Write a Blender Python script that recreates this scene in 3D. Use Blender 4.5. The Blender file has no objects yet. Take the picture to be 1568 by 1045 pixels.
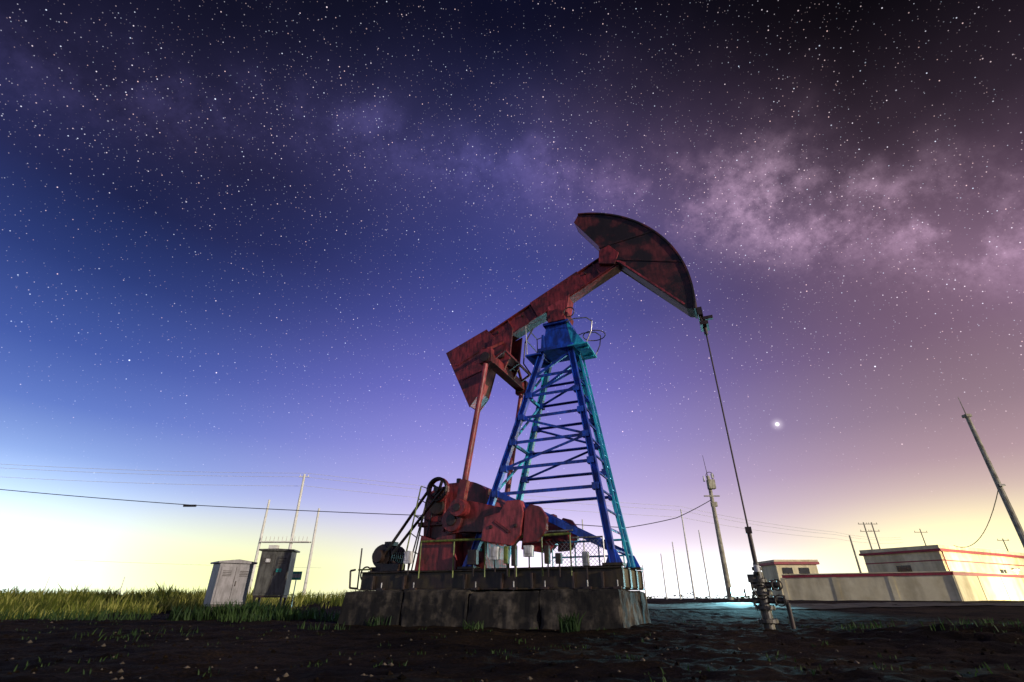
import bpy, bmesh, math, random
from mathutils import Vector, Matrix, noise
random.seed(7)
sc = bpy.context.scene
sc.view_settings.view_transform = 'Standard'
sc.view_settings.look = 'None'
sc.view_settings.exposure = 0

def lin(c):
    r = []
    for v in c[:3]:
        v /= 255.0
        r.append(v / 12.92 if v <= .04045 else ((v + .055) / 1.055) ** 2.4)
    return (r[0], r[1], r[2], 1)

# ------------------------------------------------------------------ materials
def base_mat(name):
    m = bpy.data.materials.new(name)
    m.use_nodes = True
    nt = m.node_tree
    b = nt.nodes["Principled BSDF"]
    return m, nt, b

def painted(name, c1, c2, scale=3.0, thr=(.4, .62), rough=.55, metal=0.0, bump=.15, detail_scale=14, streak=True, grime=.85):
    """weathered paint: two colours mixed by noise, fine grime and streaks, bump"""
    m, nt, b = base_mat(name)
    N, L = nt.nodes.new, nt.links.new
    tc = N("ShaderNodeTexCoord")
    n1 = N("ShaderNodeTexNoise"); n1.inputs["Scale"].default_value = scale
    n1.inputs["Detail"].default_value = 6; n1.inputs["Roughness"].default_value = .65
    L(tc.outputs["Object"], n1.inputs["Vector"])
    r = N("ShaderNodeValToRGB")
    r.color_ramp.elements[0].position = thr[0]; r.color_ramp.elements[0].color = (*c1, 1)
    r.color_ramp.elements[1].position = thr[1]; r.color_ramp.elements[1].color = (*c2, 1)
    L(n1.outputs["Fac"], r.inputs["Fac"])
    n2 = N("ShaderNodeTexNoise"); n2.inputs["Scale"].default_value = detail_scale
    n2.inputs["Detail"].default_value = 5
    mp = N("ShaderNodeMapping")
    mp.inputs["Scale"].default_value = (1, 1, .25 if streak else 1)
    L(tc.outputs["Object"], mp.inputs["Vector"]); L(mp.outputs["Vector"], n2.inputs["Vector"])
    r2 = N("ShaderNodeValToRGB")
    r2.color_ramp.elements[0].position = .35; r2.color_ramp.elements[0].color = (.35, .33, .3, 1)
    r2.color_ramp.elements[1].position = .6; r2.color_ramp.elements[1].color = (1, 1, 1, 1)
    L(n2.outputs["Fac"], r2.inputs["Fac"])
    mx = N("ShaderNodeMix"); mx.data_type = 'RGBA'; mx.blend_type = 'MULTIPLY'
    mx.inputs[0].default_value = grime
    L(r.outputs["Color"], mx.inputs[6]); L(r2.outputs["Color"], mx.inputs[7])
    L(mx.outputs[2], b.inputs["Base Color"])
    b.inputs["Roughness"].default_value = rough
    b.inputs["Metallic"].default_value = metal
    bp = N("ShaderNodeBump"); bp.inputs["Strength"].default_value = bump
    bp.inputs["Distance"].default_value = .02
    L(n2.outputs["Fac"], bp.inputs["Height"]); L(bp.outputs["Normal"], b.inputs["Normal"])
    return m

M = {}
M['red'] = painted("red_paint", (.25, .030, .034), (.075, .016, .016), 2.4, (.43, .62), grime=.9, bump=.35, rough=.45)
M['redhi'] = painted("red_paint_lit", (.42, .062, .070), (.18, .028, .030), 2.8, grime=.85, bump=.35, rough=.42)  # lighter copy of the red paint: light on edges and undersides put into colour
M['head'] = painted("horsehead_paint", (.012, .006, .006), (.12, .021, .021), 1.5, (.49, .62), grime=.8)
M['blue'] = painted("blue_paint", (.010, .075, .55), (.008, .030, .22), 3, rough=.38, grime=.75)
M['cyan'] = painted("cyan_lit_paint", (.02, .50, .64), (.02, .20, .48), 3, rough=.38, grime=.5)  # cyan lamp light put into the tower's blue paint; guard rails share it
M['dark'] = painted("dark_oily_steel", (.022, .016, .014), (.05, .025, .018), 4, rough=.5)
M['skid'] = painted("skid_steel", (.024, .012, .010), (.055, .04, .012), 3)
M['steel'] = painted("galvanised_steel", (.35, .35, .36), (.22, .22, .23), 6, rough=.4, metal=.5)
M['wellsteel'] = painted("greasy_valve_steel", (.045, .04, .034), (.16, .14, .10), 9, (.45, .6), rough=.45)
M['yellow'] = painted("yellow_green_paint", (.20, .25, .04), (.10, .14, .03), 5)
M['concrete'] = painted("stained_concrete", (.010, .008, .006), (.15, .125, .092), 2.3, (.47, .72), .9, bump=1.0, detail_scale=5, grime=1.0)
M['stone'] = painted("gravel_stone", (.06, .05, .035), (.18, .14, .10), 4, rough=.9)
M['white'] = painted("white_enamel", (.75, .76, .75), (.6, .6, .58), 4)
M['cab'] = painted("grey_cabinet_paint", (.27, .255, .27), (.19, .18, .19), 3, grime=.5)
M['cabdark'] = painted("dark_cabinet_paint", (.11, .11, .095), (.08, .08, .07), 3)
M['pole'] = painted("pole_concrete", (.50, .48, .36), (.33, .31, .22), 2, rough=.85)
M['polewhite'] = painted("pole_white", (.8, .8, .74), (.7, .7, .62), 2, rough=.8, grime=.3)
M['wire'] = painted("cable_black", (.02, .02, .02), (.03, .03, .03), 4)
M['wirelight'] = painted("cable_bright", (.7, .7, .65), (.6, .6, .55), 4, grime=.2)
M['wall'] = painted("cream_plaster", (.82, .74, .48), (.64, .55, .32), 1.2, (.35, .7), .9, detail_scale=1.5, grime=.45)
M['stripe'] = painted("red_band_paint", (.38, .03, .05), (.26, .03, .045), 2, grime=.4)
M['glass'] = painted("dark_glass", (.02, .02, .03), (.03, .03, .04), 2, rough=.15)
M['label'] = painted("teal_label", (.05, .5, .4), (.04, .4, .35), 5)

def ground_mat():
    m, nt, b = base_mat("soil")
    N, L = nt.nodes.new, nt.links.new
    tc = N("ShaderNodeTexCoord")
    n1 = N("ShaderNodeTexNoise"); n1.inputs["Scale"].default_value = .45; n1.inputs["Detail"].default_value = 8
    n1.inputs["Roughness"].default_value = .72
    L(tc.outputs["Object"], n1.inputs["Vector"])
    r = N("ShaderNodeValToRGB")
    r.color_ramp.elements[0].position = .42; r.color_ramp.elements[0].color = (.007, .0045, .0035, 1)
    r.color_ramp.elements[1].position = .68; r.color_ramp.elements[1].color = (.058, .038, .021, 1)
    L(n1.outputs["Fac"], r.inputs["Fac"])
    v = N("ShaderNodeTexVoronoi"); v.inputs["Scale"].default_value = 26
    L(tc.outputs["Object"], v.inputs["Vector"])
    r2 = N("ShaderNodeValToRGB")
    r2.color_ramp.elements[0].position = .0; r2.color_ramp.elements[0].color = (1.7, 1.55, 1.25, 1)
    r2.color_ramp.elements[1].position = .5; r2.color_ramp.elements[1].color = (.5, .5, .5, 1)
    L(v.outputs["Distance"], r2.inputs["Fac"])
    mx = N("ShaderNodeMix"); mx.data_type = 'RGBA'; mx.blend_type = 'MULTIPLY'; mx.inputs[0].default_value = .9
    L(r.outputs["Color"], mx.inputs[6]); L(r2.outputs["Color"], mx.inputs[7])
    L(mx.outputs[2], b.inputs["Base Color"])
    b.inputs["Roughness"].default_value = .95
    b.inputs["Specular IOR Level"].default_value = .08
    n3 = N("ShaderNodeTexNoise"); n3.inputs["Scale"].default_value = 9; n3.inputs["Detail"].default_value = 8
    n3.inputs["Roughness"].default_value = .75
    L(tc.outputs["Object"], n3.inputs["Vector"])
    bp = N("ShaderNodeBump"); bp.inputs["Strength"].default_value = 1; bp.inputs["Distance"].default_value = .08
    L(n3.outputs["Fac"], bp.inputs["Height"]); L(bp.outputs["Normal"], b.inputs["Normal"])
    return m
M['soil'] = ground_mat()
M['track'] = painted("packed_gravel_track", (.055, .05, .042), (.022, .018, .014), 1.2, rough=.95, streak=False, bump=.6)

def leaf_mat(name, c1, c2, tr, sc_=1.3):
    m, nt, b = base_mat(name)
    N, L = nt.nodes.new, nt.links.new
    tc = N("ShaderNodeTexCoord")
    n1 = N("ShaderNodeTexNoise"); n1.inputs["Scale"].default_value = sc_; n1.inputs["Detail"].default_value = 6
    L(tc.outputs["Object"], n1.inputs["Vector"])
    r = N("ShaderNodeValToRGB")
    r.color_ramp.elements[0].position = .38; r.color_ramp.elements[0].color = (*c1, 1)
    r.color_ramp.elements[1].position = .62; r.color_ramp.elements[1].color = (*c2, 1)
    L(n1.outputs["Fac"], r.inputs["Fac"])
    L(r.outputs["Color"], b.inputs["Base Color"])
    b.inputs["Roughness"].default_value = .7
    t = N("ShaderNodeBsdfTranslucent"); L(r.outputs["Color"], t.inputs["Color"])
    ms = N("ShaderNodeMixShader"); ms.inputs[0].default_value = tr
    out = nt.nodes["Material Output"]
    L(b.outputs[0], ms.inputs[1]); L(t.outputs[0], ms.inputs[2]); L(ms.outputs[0], out.inputs[0])
    return m
M['grass'] = leaf_mat("grass_blades", (.05, .075, .008), (.20, .24, .025), .55, .7)
M['straw'] = leaf_mat("dry_grass_blades", (.34, .34, .07), (.62, .60, .14), .6, .7)
M['weed'] = leaf_mat("weed_leaves", (.015, .045, .008), (.04, .085, .01), .4)

# ------------------------------------------------------------------ mesh builder
class MB:
    def __init__(s): s.v = []; s.f = []; s.m = []; s.mats = []
    def mi(s, k):
        if k not in s.mats: s.mats.append(k)
        return s.mats.index(k)
    def add(s, vs, fs, k):
        o = len(s.v); s.v += [tuple(v) for v in vs]
        i = s.mi(k)
        for f in fs: s.f.append([o + x for x in f]); s.m.append(i)
    def box(s, c, d, k, rz=0, ry=0):
        mt = Matrix.Rotation(rz, 3, 'Z') @ Matrix.Rotation(ry, 3, 'Y')
        vs = [Vector(c) + mt @ Vector((x * d[0] / 2, y * d[1] / 2, z * d[2] / 2)) for x in (-1, 1) for y in (-1, 1) for z in (-1, 1)]
        s.add(vs, [(0, 1, 3, 2), (4, 6, 7, 5), (0, 4, 5, 1), (2, 3, 7, 6), (0, 2, 6, 4), (1, 5, 7, 3)], k)
    def member(s, p, q, a, b, k, up=(0, 1, 0)):
        """rectangular bar p->q, size a across, b along 'up'"""
        p, q = Vector(p), Vector(q); d = (q - p).normalized()
        u = Vector(up); u = (u - d * u.dot(d))
        if u.length < 1e-4: u = d.orthogonal()
        u.normalize(); w = d.cross(u)
        vs = []
        for e in (p, q):
            for x, y in ((-1, -1), (1, -1), (1, 1), (-1, 1)): vs.append(e + w * x * a / 2 + u * y * b / 2)
        s.add(vs, [(0, 3, 2, 1), (4, 5, 6, 7), (0, 1, 5, 4), (1, 2, 6, 5), (2, 3, 7, 6), (3, 0, 4, 7)], k)
    def angle(s, p, q, a, k, side=1):
        s.member(p, q, a, .018, k)
        s.member(Vector(p) + Vector((0, side * a / 2, 0)), Vector(q) + Vector((0, side * a / 2, 0)), .018, a, k)
    def ibeam(s, p, q, h, w, k, up=(0, 1, 0), t=.03, kf=None):
        p, q = Vector(p), Vector(q); d = (q - p).normalized()
        u = Vector(up); u = (u - d * u.dot(d)).normalized(); x = d.cross(u)
        s.member(p, q, h - 2 * t, t, k, up)
        for sg in (-1, 1):
            o = x * sg * (h / 2 - t / 2)
            s.member(p + o, q + o, t, w, kf or k, up)
    def cyl(s, p, q, r1, r2, k, n=16, cap=True):
        p, q = Vector(p), Vector(q); d = (q - p).normalized(); u = d.orthogonal().normalized(); w = d.cross(u)
        vs = []
        for e, r in ((p, r1), (q, r2)):
            for i in range(n):
                a = 2 * math.pi * i / n
                vs.append(e + (u * math.cos(a) + w * math.sin(a)) * r)
        fs = [(i, (i + 1) % n, n + (i + 1) % n, n + i) for i in range(n)]
        if cap: fs += [tuple(range(n - 1, -1, -1)), tuple(range(n, 2 * n))]
        s.add(vs, fs, k)
    def tube(s, pts, r, k, n=6):
        for a, b in zip(pts[:-1], pts[1:]): s.cyl(a, b, r, r, k, n)
    def ring(s, c, R, r, k, ax='y', n=20):
        pts = []
        for i in range(n + 1):
            a = 2 * math.pi * i / n
            x, y = R * math.cos(a), R * math.sin(a)
            pts.append(Vector(c) + (Vector((x, 0, y)) if ax == 'y' else Vector((x, y, 0)) if ax == 'z' else Vector((0, x, y))))
        s.tube(pts, r, k)
    def prism(s, poly, w0, w1, k):
        n = len(poly)
        vs = [(x, w0, z) for x, z in poly] + [(x, w1, z) for x, z in poly]
        fs = [tuple(range(n)), tuple(range(2 * n - 1, n - 1, -1))] + [(i, n + i, n + (i + 1) % n, (i + 1) % n) for i in range(n)]
        s.add(vs, fs, k)
    def obj(s, name, parent=None, bevel=0, rough_=0):
        me = bpy.data.meshes.new(name); me.from_pydata(s.v, [], s.f)
        for k in s.mats: me.materials.append(M[k])
        me.polygons.foreach_set("material_index", s.m)
        me.update()
        bm = bmesh.new(); bm.from_mesh(me); bmesh.ops.recalc_face_normals(bm, faces=bm.faces)
        if rough_:      # chipped, uneven cast surface
            for _ in range(5):
                bmesh.ops.subdivide_edges(bm, edges=[e for e in bm.edges if e.calc_length() > .10], cuts=1, use_grid_fill=True)
            bm.normal_update()
            for v in bm.verts:
                n1 = noise.noise(v.co * 2.1) + .6 * noise.noise(v.co * 6.5)
                sharp = max((f.normal.angle(v.link_faces[0].normal, 0) for f in v.link_faces), default=0) > .6
                v.co += v.normal * (rough_ * n1 - (rough_ * 2.6 * max(0, noise.noise(v.co * 4 + Vector((9, 9, 9))) + .15) if sharp else 0))
        bm.to_mesh(me); bm.free()
        o = bpy.data.objects.new(name, me); sc.collection.objects.link(o)
        if parent: o.parent = parent
        if bevel:
            b = o.modifiers.new("bevel", 'BEVEL'); b.width = bevel; b.segments = 2; b.limit_method = 'ANGLE'
        return o

def empty(name, loc, rz=0):
    e = bpy.data.objects.new(name, None); e.location = loc; e.rotation_euler = (0, 0, rz)
    e.empty_display_size = .3
    sc.collection.objects.link(e); return e

# ------------------------------------------------------------------ terrain
def smooth(a, b, x):
    t = max(0, min(1, (x - a) / (b - a))); return t * t * (3 - 2 * t)
def gz(x, y):
    d = math.hypot(x, y)
    z = .36 * smooth(15, 34, y) * (1 - smooth(300, 900, d))
    amp = smooth(1.0, 4, d)
    far = 1 - smooth(60, 140, d)
    n = .05 * noise.noise(Vector((x * .45, y * .45, 1.3))) + .03 * noise.noise(Vector((x * 1.7, y * 1.7, 4))) \
        + .034 * noise.noise(Vector((x * 5.3, y * 5.3, 9)))
    z += n * (.35 + .65 * amp) * far
    k = math.exp(-((x - 7.2) / 2.2) ** 2 - ((y - 8.2) / 1.6) ** 2)
    z += k * (.10 + .07 * math.sin((x * .6 + y) * 5.2) + .06 * noise.noise(Vector((x * 3, y * 3, 2))))
    return z - .01
def axis(lo_step, maxv, grow):
    r = [0]; st = lo_step
    while r[-1] < maxv:
        r.append(r[-1] + st)
        if r[-1] > 12: st *= grow
    return r
ax = axis(.09, 4000, 1.06)
xs = [-v for v in ax[:0:-1]] + ax
ay = axis(.08, 4000, 1.05)
ys = [-v for v in [0.5, 2, 8, 40, 300, 2000][::-1]] + ay
vs = [(x, y, gz(x, y)) for y in ys for x in xs]
W = len(xs)
fs = [(j * W + i, j * W + i + 1, (j + 1) * W + i + 1, (j + 1) * W + i) for j in range(len(ys) - 1) for i in range(W - 1)]
me = bpy.data.meshes.new("ground"); me.from_pydata(vs, [], fs); me.materials.append(M['soil'])
for p in me.polygons: p.use_smooth = True
g = bpy.data.objects.new("ground", me); sc.collection.objects.link(g)
# packed access track running behind the well, following the terrain
mb = MB(); n_, m_ = 60, 10
pv = []
for i in range(n_ + 1):
    x = 2.5 + i * .5
    yc = 24 + .15 * (x - 8) + .5 * math.sin(x * .4)
    for j in range(m_ + 1):
        e = .5 * noise.noise(Vector((x * .7, j and 1.0, 3))) if j in (0, m_) else 0
        y = yc + (j / m_ - .5) * 4 + e
        pv.append((x, y, gz(x, y) + .03))
mb.add(pv, [(i * (m_ + 1) + j, (i + 1) * (m_ + 1) + j, (i + 1) * (m_ + 1) + j + 1, i * (m_ + 1) + j + 1) for i in range(n_) for j in range(m_)], 'track')
mb.obj("gravel_track")

# pebbles and clods
mb = MB()
for i in range(4200):
    y = 1.9 + 14 * random.random() ** 1.8; x = random.uniform(-1.15, 1.15) * (y + 1)
    r = random.choice([.005, .007, .010, .014, .02, .028]) * random.uniform(.6, 1.3)
    z = gz(x, y)
    vv = []
    for dx, dy, dz in ((1, 0, 0), (0, 1, 0), (-1, 0, 0), (0, -1, 0), (0, 0, .7), (0, 0, -.6)):
        k = random.uniform(.6, 1.3); vv.append((x + dx * r * k, y + dy * r * k, z + r * .1 + dz * r * k))
    mb.add(vv, [(0, 1, 4), (1, 2, 4), (2, 3, 4), (3, 0, 4), (1, 0, 5), (2, 1, 5), (3, 2, 5), (0, 3, 5)], 'stone' if random.random() < .22 else 'soil')
mb.obj("gravel")

# grass
def blades(mb, x, y, n, spread, hgt, k):
    for _ in range(n):
        a = random.uniform(0, 2 * math.pi); rr = spread * math.sqrt(random.random())
        bx, by = x + rr * math.cos(a), y + rr * math.sin(a); z = gz(bx, by) - .01
        hh = hgt * random.uniform(.35, 1.2); w = hh * .035 + .004
        t = random.uniform(0, 2 * math.pi); lean = hh * random.uniform(.1, .7); la = random.uniform(0, 2 * math.pi)
        wx, wy = w * math.cos(t), w * math.sin(t); lx, ly = lean * math.cos(la), lean * math.sin(la)
        mb.add([(bx - wx, by - wy, z), (bx + wx, by + wy, z), (bx + lx * .4 + wx * .8, by + ly * .4 + wy * .8, z + hh * .6),
                (bx + lx * .4 - wx * .8, by + ly * .4 - wy * .8, z + hh * .6), (bx + lx, by + ly, z + hh)],
               [(0, 1, 2, 3), (3, 2, 4)], k)
mb = MB()
cnt = 0
while cnt < 4800:
    y = 13.5 + 45 * random.random() ** 1.5
    x = random.uniform(-1.12, -.24) * y
    q = noise.noise(Vector((x * .3, y * .3, 3))) + .7 * noise.noise(Vector((x * 1.1, y * 1.1, 8)))
    edge = 15 + (x / y + .9) * 13
    if y < edge + 5 * q or q < -.12: continue
    if x / y > -.5 and random.random() < .8: continue
    blades(mb, x, y, 8, .34, max(.10, .26 + .75 * q + .004 * (y - 15)), 'straw' if random.random() < .28 + .7 * noise.noise(Vector((x * .2, y * .2, 30))) else 'grass'); cnt += 1
mb.obj("grass")
mb = MB()
for x, y, n, sp, hh in [(-7.3, 15.6, 420, .9, .45), (-5.9, 15.2, 260, .7, .3), (-8.6, 15.4, 340, .8, .38), (-4.6, 14.5, 160, .5, .25), (-6.6, 13.7, 160, .6, .22), (-10.8, 14.6, 260, 1.2, .25), (-13.5, 15.2, 260, 1.3, .25),
                        (1.0, 9.7, 110, .16, .30), (-.7, 10.2, 50, .2, .16), (-2.9, 12.5, 90, .35, .25), (5.9, 9.3, 90, .5, .12), (7.0, 8.2, 120, .8, .12), (-3.6, 10.8, 60, .5, .15), (-5.5, 8.5, 60, .9, .1), (9.8, 11, 120, .9, .12)]:
    blades(mb, x, y, n, sp, hh, 'weed')
for _ in range(150):
    y = random.uniform(3.5, 14); x = random.uniform(-1.1, 1.1) * y
    blades(mb, x, y, 7, .12, .05, 'weed')
mb.obj("weeds")

# ------------------------------------------------------------------ PUMP JACK  (local x = along the beam to the well, y = across, z up)
PJ = empty("pump_jack", (1.41, 12, 0), math.radians(-24))
# foundation (cast concrete blocks with flared footing)
mb = MB()
edges = [-5.28, -3.62, -1.95, -.35, 1.27]
for j, (a, b) in enumerate(zip(edges[:-1], edges[1:])):
    x0, x1 = a + .012, b - .012
    jz = (.0, .012, -.01, .005)[j]
    vs = []
    for z, e in ((-.2, .07), (.12, .04), (.60 + jz, 0), (.64 + jz, -.02)):
        vs += [(x0 - (e if a == edges[0] else 0), -1.35 - e, z), (x1 + (e if b == edges[-1] else 0), -1.35 - e, z), (x1 + (e if b == edges[-1] else 0), 1.35 + e, z), (x0 - (e if a == edges[0] else 0), 1.35 + e, z)]
    fs = [(12, 13, 14, 15), (3, 2, 1, 0)]
    for l in range(3):
        for i in range(4): fs.append((l * 4 + i, l * 4 + (i + 1) % 4, l * 4 + 4 + (i + 1) % 4, l * 4 + 4 + i))
    mb.add(vs, fs, 'concrete')
mb.obj("concrete_foundation", PJ, 0, .028)
# skid
mb = MB()
for w in (-1.02, -.35, .35, 1.02):
    mb.ibeam((-5.1, w, .86), (1.3, w, .86), .40, .18, 'skid', (0, 1, 0))
for x in (-5.0, -4.2, -3.4, -2.6, -1.8, -1.0, -.2, .5, 1.2):
    mb.box((x, 0, .86), (.14, 2.0, .34), 'skid')
mb.box((-2.0, 0, 1.075), (6.0, 1.9, .02), 'dark')
for x in [-4.7, -3.8, -2.2, -1.3, -.6, .3, .9]:
    mb.box((x, -1.08, .82), (.05, .10, .3), 'dark')
    mb.box((x + .3, -1.14, .68), (.16, .1, .05), 'dark'); mb.cyl((x + .3, -1.14, .64), (x + .3, -1.14, .82), .018, .018, 'steel', 6)
mb.obj("skid_base", PJ, .006)

# Samson post tower
zt, zb = 6.45, 1.08
def front(z, w):
    t = (z - zb) / (zt - zb); return Vector((1.12 + (.32 - 1.12) * t, w * (.92 + (.30 - .92) * t), z))
def rear(z, w):
    t = (z - zb) / (zt - zb); return Vector((-2.2 + (-.50 + 2.2) * t, w * (.92 + (.30 - .92) * t), z))
mb = MB()
for w in (-1, 1):
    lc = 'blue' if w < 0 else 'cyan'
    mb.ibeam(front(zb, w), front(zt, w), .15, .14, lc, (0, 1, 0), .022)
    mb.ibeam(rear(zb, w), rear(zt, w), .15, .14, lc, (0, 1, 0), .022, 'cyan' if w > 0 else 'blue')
    for f_ in (front, rear):
        mb.box(f_(zb, w) + Vector((0, 0, 0.02)), (.42, .34, .05), 'skid')
        mb.prism([(f_(zb, w).x - .2, zb), (f_(zb, w).x + .2, zb), (f_(zb, w).x + .06, zb + .3), (f_(zb, w).x - .06, zb + .3)], f_(zb, w).y - .012, f_(zb, w).y + .012, 'blue')
    lv = [5.75, 5.2, 4.6, 3.95, 3.3, 2.7]
    for z in lv: mb.angle(rear(z, w), front(z, w), .075, 'blue', -w)
    mb.angle(rear(5.2, w), front(5.75, w), .06, 'blue', -w)
    mb.angle(rear(4.6, w), front(3.95, w), .06, 'blue', -w)
    mb.angle(rear(3.3, w), front(3.95, w), .06, 'blue', -w)
    mb.member(rear(2.75, w), front(1.4, w), .13, .08, 'blue')
    mb.member(rear(5.75, w), front(6.35, w), .07, .05, 'blue')
    for z in lv[1:]:
        for f_ in (front, rear):
            p = f_(z, w); mb.box(p + Vector((.05 if f_ is rear else -.05, 0, 0)), (.16, .165, .15), 'blue')
for z0, z1 in ((1.5, 2.7), (2.7, 3.95), (3.95, 5.2), (5.2, 6.2)):
    mb.member(rear(z0, -1), rear(z0, 1), .07, .07, 'cyan', (0, 0, 1)); mb.member(rear(z0, -1), rear(z1, 1), .05, .05, 'cyan', (1, 0, 0))
z = 1.4
while z < 6.2:
    mb.member(front(z, -1), front(z, 1), .04, .04, 'blue', (0, 0, 1)); z += .42
mb.obj("samson_post", PJ, .004)
# ladder up the well side
mb = MB()
def ladp(z, w):
    t = (z - zb) / (zt - zb); return Vector((1.24 + (.46 - 1.24) * t, w, z))
for w in (.0, .40):
    mb.member(ladp(1.1, w), ladp(6.5, w), .05, .035, 'cyan')
z = 1.35
while z < 6.4:
    mb.cyl(ladp(z, .0), ladp(z, .40), .014, .014, 'cyan', 6); z += .28
mb.obj("ladder", PJ)
# tower head, platform and hoops
mb = MB()
mb.box((-.08, 0, 6.50), (1.0, .86, .10), 'blue')
mb.prism([(-.48, 6.55), (.36, 6.55), (.22, 7.25), (-.36, 7.25)], -.30, .30, 'blue')
mb.prism([(-.52, 6.50), (-.48, 7.0), (-.42, 7.0), (-.42, 6.5)], -.36, .36, 'blue')
mb.box((-.05, 0, 7.29), (.74, .80, .07), 'blue')
for w0 in (-.30, .24):
    mb.prism([(.37, 6.50), (.24, 7.25), (.28, 7.25), (.80, 6.42), (.80, 6.36), (.37, 6.42)], w0, w0 + .06, 'cyan')
mb.box((.56, 0, 6.43), (.55, 1.0, .04), 'cyan')
mb.box((-.72, 0, 6.40), (.45, .9, .05), 'blue')
mb.obj("tower_head", PJ, .006)
mb = MB()
for w in (-.45, .45):
    mb.tube([(.8, w, 6.45), (.95, w, 6.75), (1.0, w, 7.05), (.85, w, 7.2), (.5, w, 7.25), (.3, w, 7.2)], .016, 'steel')
mb.ring((.92, 0, 6.85), .30, .014, 'dark', 'z')
mb.ring((.35, -.35, 7.55), .15, .016, 'dark', 'y')
mb.tube([(-.9, -.42, 6.45), (-.92, -.45, 7.35), (-.4, -.45, 7.45)], .015, 'steel')
mb.tube([(-.9, .42, 6.45), (-.92, .45, 7.35), (-.4, .45, 7.45)], .015, 'steel')
mb.tube([(-.92, -.45, 6.9), (-.92, .45, 6.9)], .015, 'steel')
mb.tube([(-.92, -.45, 7.35), (-.92, .45, 7.35)], .015, 'steel')
mb.tube([(-.75, -.3, 7.3), (-1.0, -.3, 6.9), (-1.1, -.2, 6.3), (-.8, -.2, 5.8)], .02, 'dark')
mb.obj("service_platform_rails", PJ)
# saddle bearing
mb = MB()
mb.cyl((0, -.42, 7.5), (0, .42, 7.5), .13, .13, 'dark', 20)
for w in (-.36, .36):
    mb.cyl((0, w - .07, 7.5), (0, w + .07, 7.5), .2, .2, 'red', 20)
    mb.box((0, w, 7.37), (.5, .16, .12), 'red')
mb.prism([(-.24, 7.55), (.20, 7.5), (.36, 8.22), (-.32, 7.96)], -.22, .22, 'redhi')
mb.prism([(-.36, 7.5), (-.24, 7.38), (.24, 7.38), (.30, 7.6), (.1, 7.75), (-.3, 7.8)], -.28, .28, 'red')
mb.obj("saddle_bearing", PJ, .008)

# walking beam
mb = MB()
sl = math.tan(math.radians(25.3))
def bp(s_, off=0, w=0):
    n_ = Vector((-math.sin(math.radians(25.3)), 0, math.cos(math.radians(25.3))))
    return Vector((s_, w, 8.33 + sl * s_)) + n_ * off
mb.ibeam(bp(-3.3), bp(1.85), .56, .40, 'red', (0, 1, 0), .035)
for w in (-.12, .12): mb.member(bp(-3.3, 0, w), bp(1.9, 0, w), .46, .02, 'red')
for s_ in (-2.9, -2.2, -1.5, -.8, -.2, .5, 1.2): mb.member(bp(s_, -.25), bp(s_, .25), .03, .37, 'red')
mb.member(bp(-.75, .0), bp(.75, .0), .60, .43, 'red')
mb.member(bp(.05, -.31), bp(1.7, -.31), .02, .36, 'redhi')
for s_ in (-2.5, -1.9, -1.1, .9):
    mb.cyl(bp(s_, .1, -.19), bp(s_, .1, .19), .03, .03, 'dark', 8)
for i in range(7):
    for o in (-.24, .24): mb.cyl(bp(-.66 + i * .22, o, -.225), bp(-.66 + i * .22, o, -.20), .018, .018, 'dark', 6)
mb.obj("walking_beam", PJ, .006)
# tail balance box
mb = MB()
tp = [(-3.62, 7.10), (-2.25, 7.62), (-1.98, 7.3), (-2.15, 6.55), (-2.40, 5.62), (-2.72, 5.22)]
mb.prism(tp, -.30, -.26, 'red'); mb.prism(tp, .26, .30, 'red')
def shell(a, b, t, k, w=.26):
    mb.member(Vector((a[0], 0, a[1])), Vector((b[0], 0, b[1])), t, 2 * w, k)
shell((-3.58, 7.08), (-2.72, 5.27), .04, 'red')
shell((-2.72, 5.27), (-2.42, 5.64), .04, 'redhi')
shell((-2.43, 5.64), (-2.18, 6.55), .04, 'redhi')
mb.member((-3.2, -.31, 6.6), (-2.3, -.31, 7.0), .05, .03, 'red'); mb.member((-2.98, -.31, 6.1), (-2.3, -.31, 6.3), .05, .03, 'red')
mb.obj("tail_balance_box", PJ, .008)
# equalizer and pitmans
mb = MB()
mb.member((-1.75, -1.28, 6.2), (-1.75, 1.28, 6.2), .26, .24, 'red', (0, 0, 1))
for w in (-.34, .34):
    mb.prism([(-2.05, 7.2), (-1.35, 7.45), (-1.45, 6.5), (-1.62, 6.15), (-1.9, 6.15), (-1.98, 6.5)], w - .03, w + .03, 'red')
mb.box((-1.72, 0, 6.5), (.34, .6, .3), 'dark')
mb.cyl((-1.72, -.45, 6.62), (-1.72, .45, 6.62), .12, .12, 'dark')
mb.member((-1.75, -1.2, 6.42), (-1.65, -.4, 7.0), .07, .07, 'red'); mb.member((-1.75, 1.2, 6.42), (-1.65, .4, 7.0), .07, .07, 'red')
mb.member((-1.35, -.9, 6.45), (-1.35, .9, 6.45), .06, .06, 'red', (0, 0, 1))
for w in (-.9, 0, .9): mb.member((-1.35, w, 6.45), (-1.7, w, 6.25), .06, .06, 'red')
for w in (-1.2, 1.2):
    mb.box((-1.75, w, 6.2), (.36, .18, .40), 'red')
    mb.cyl((-1.75, w - .13, 6.15), (-1.75, w + .13, 6.15), .14, .14, 'dark')
mb.obj("equalizer", PJ, .01)
mb = MB()
for w in (-1.2, 1.2):
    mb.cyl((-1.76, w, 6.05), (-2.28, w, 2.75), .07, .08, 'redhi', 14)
    mb.member((-2.24, w, 3.0), (-2.36, w, 2.25), .20, .16, 'red')
    mb.cyl((-2.34, w - .16, 2.36), (-2.34, w + .16, 2.36), .2, .2, 'red', 20)
    mb.cyl((-2.34, w - .19, 2.36), (-2.34, w + .19, 2.36), .09, .09, 'dark', 12)
mb.obj("pitman_arms", PJ, .008)
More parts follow.
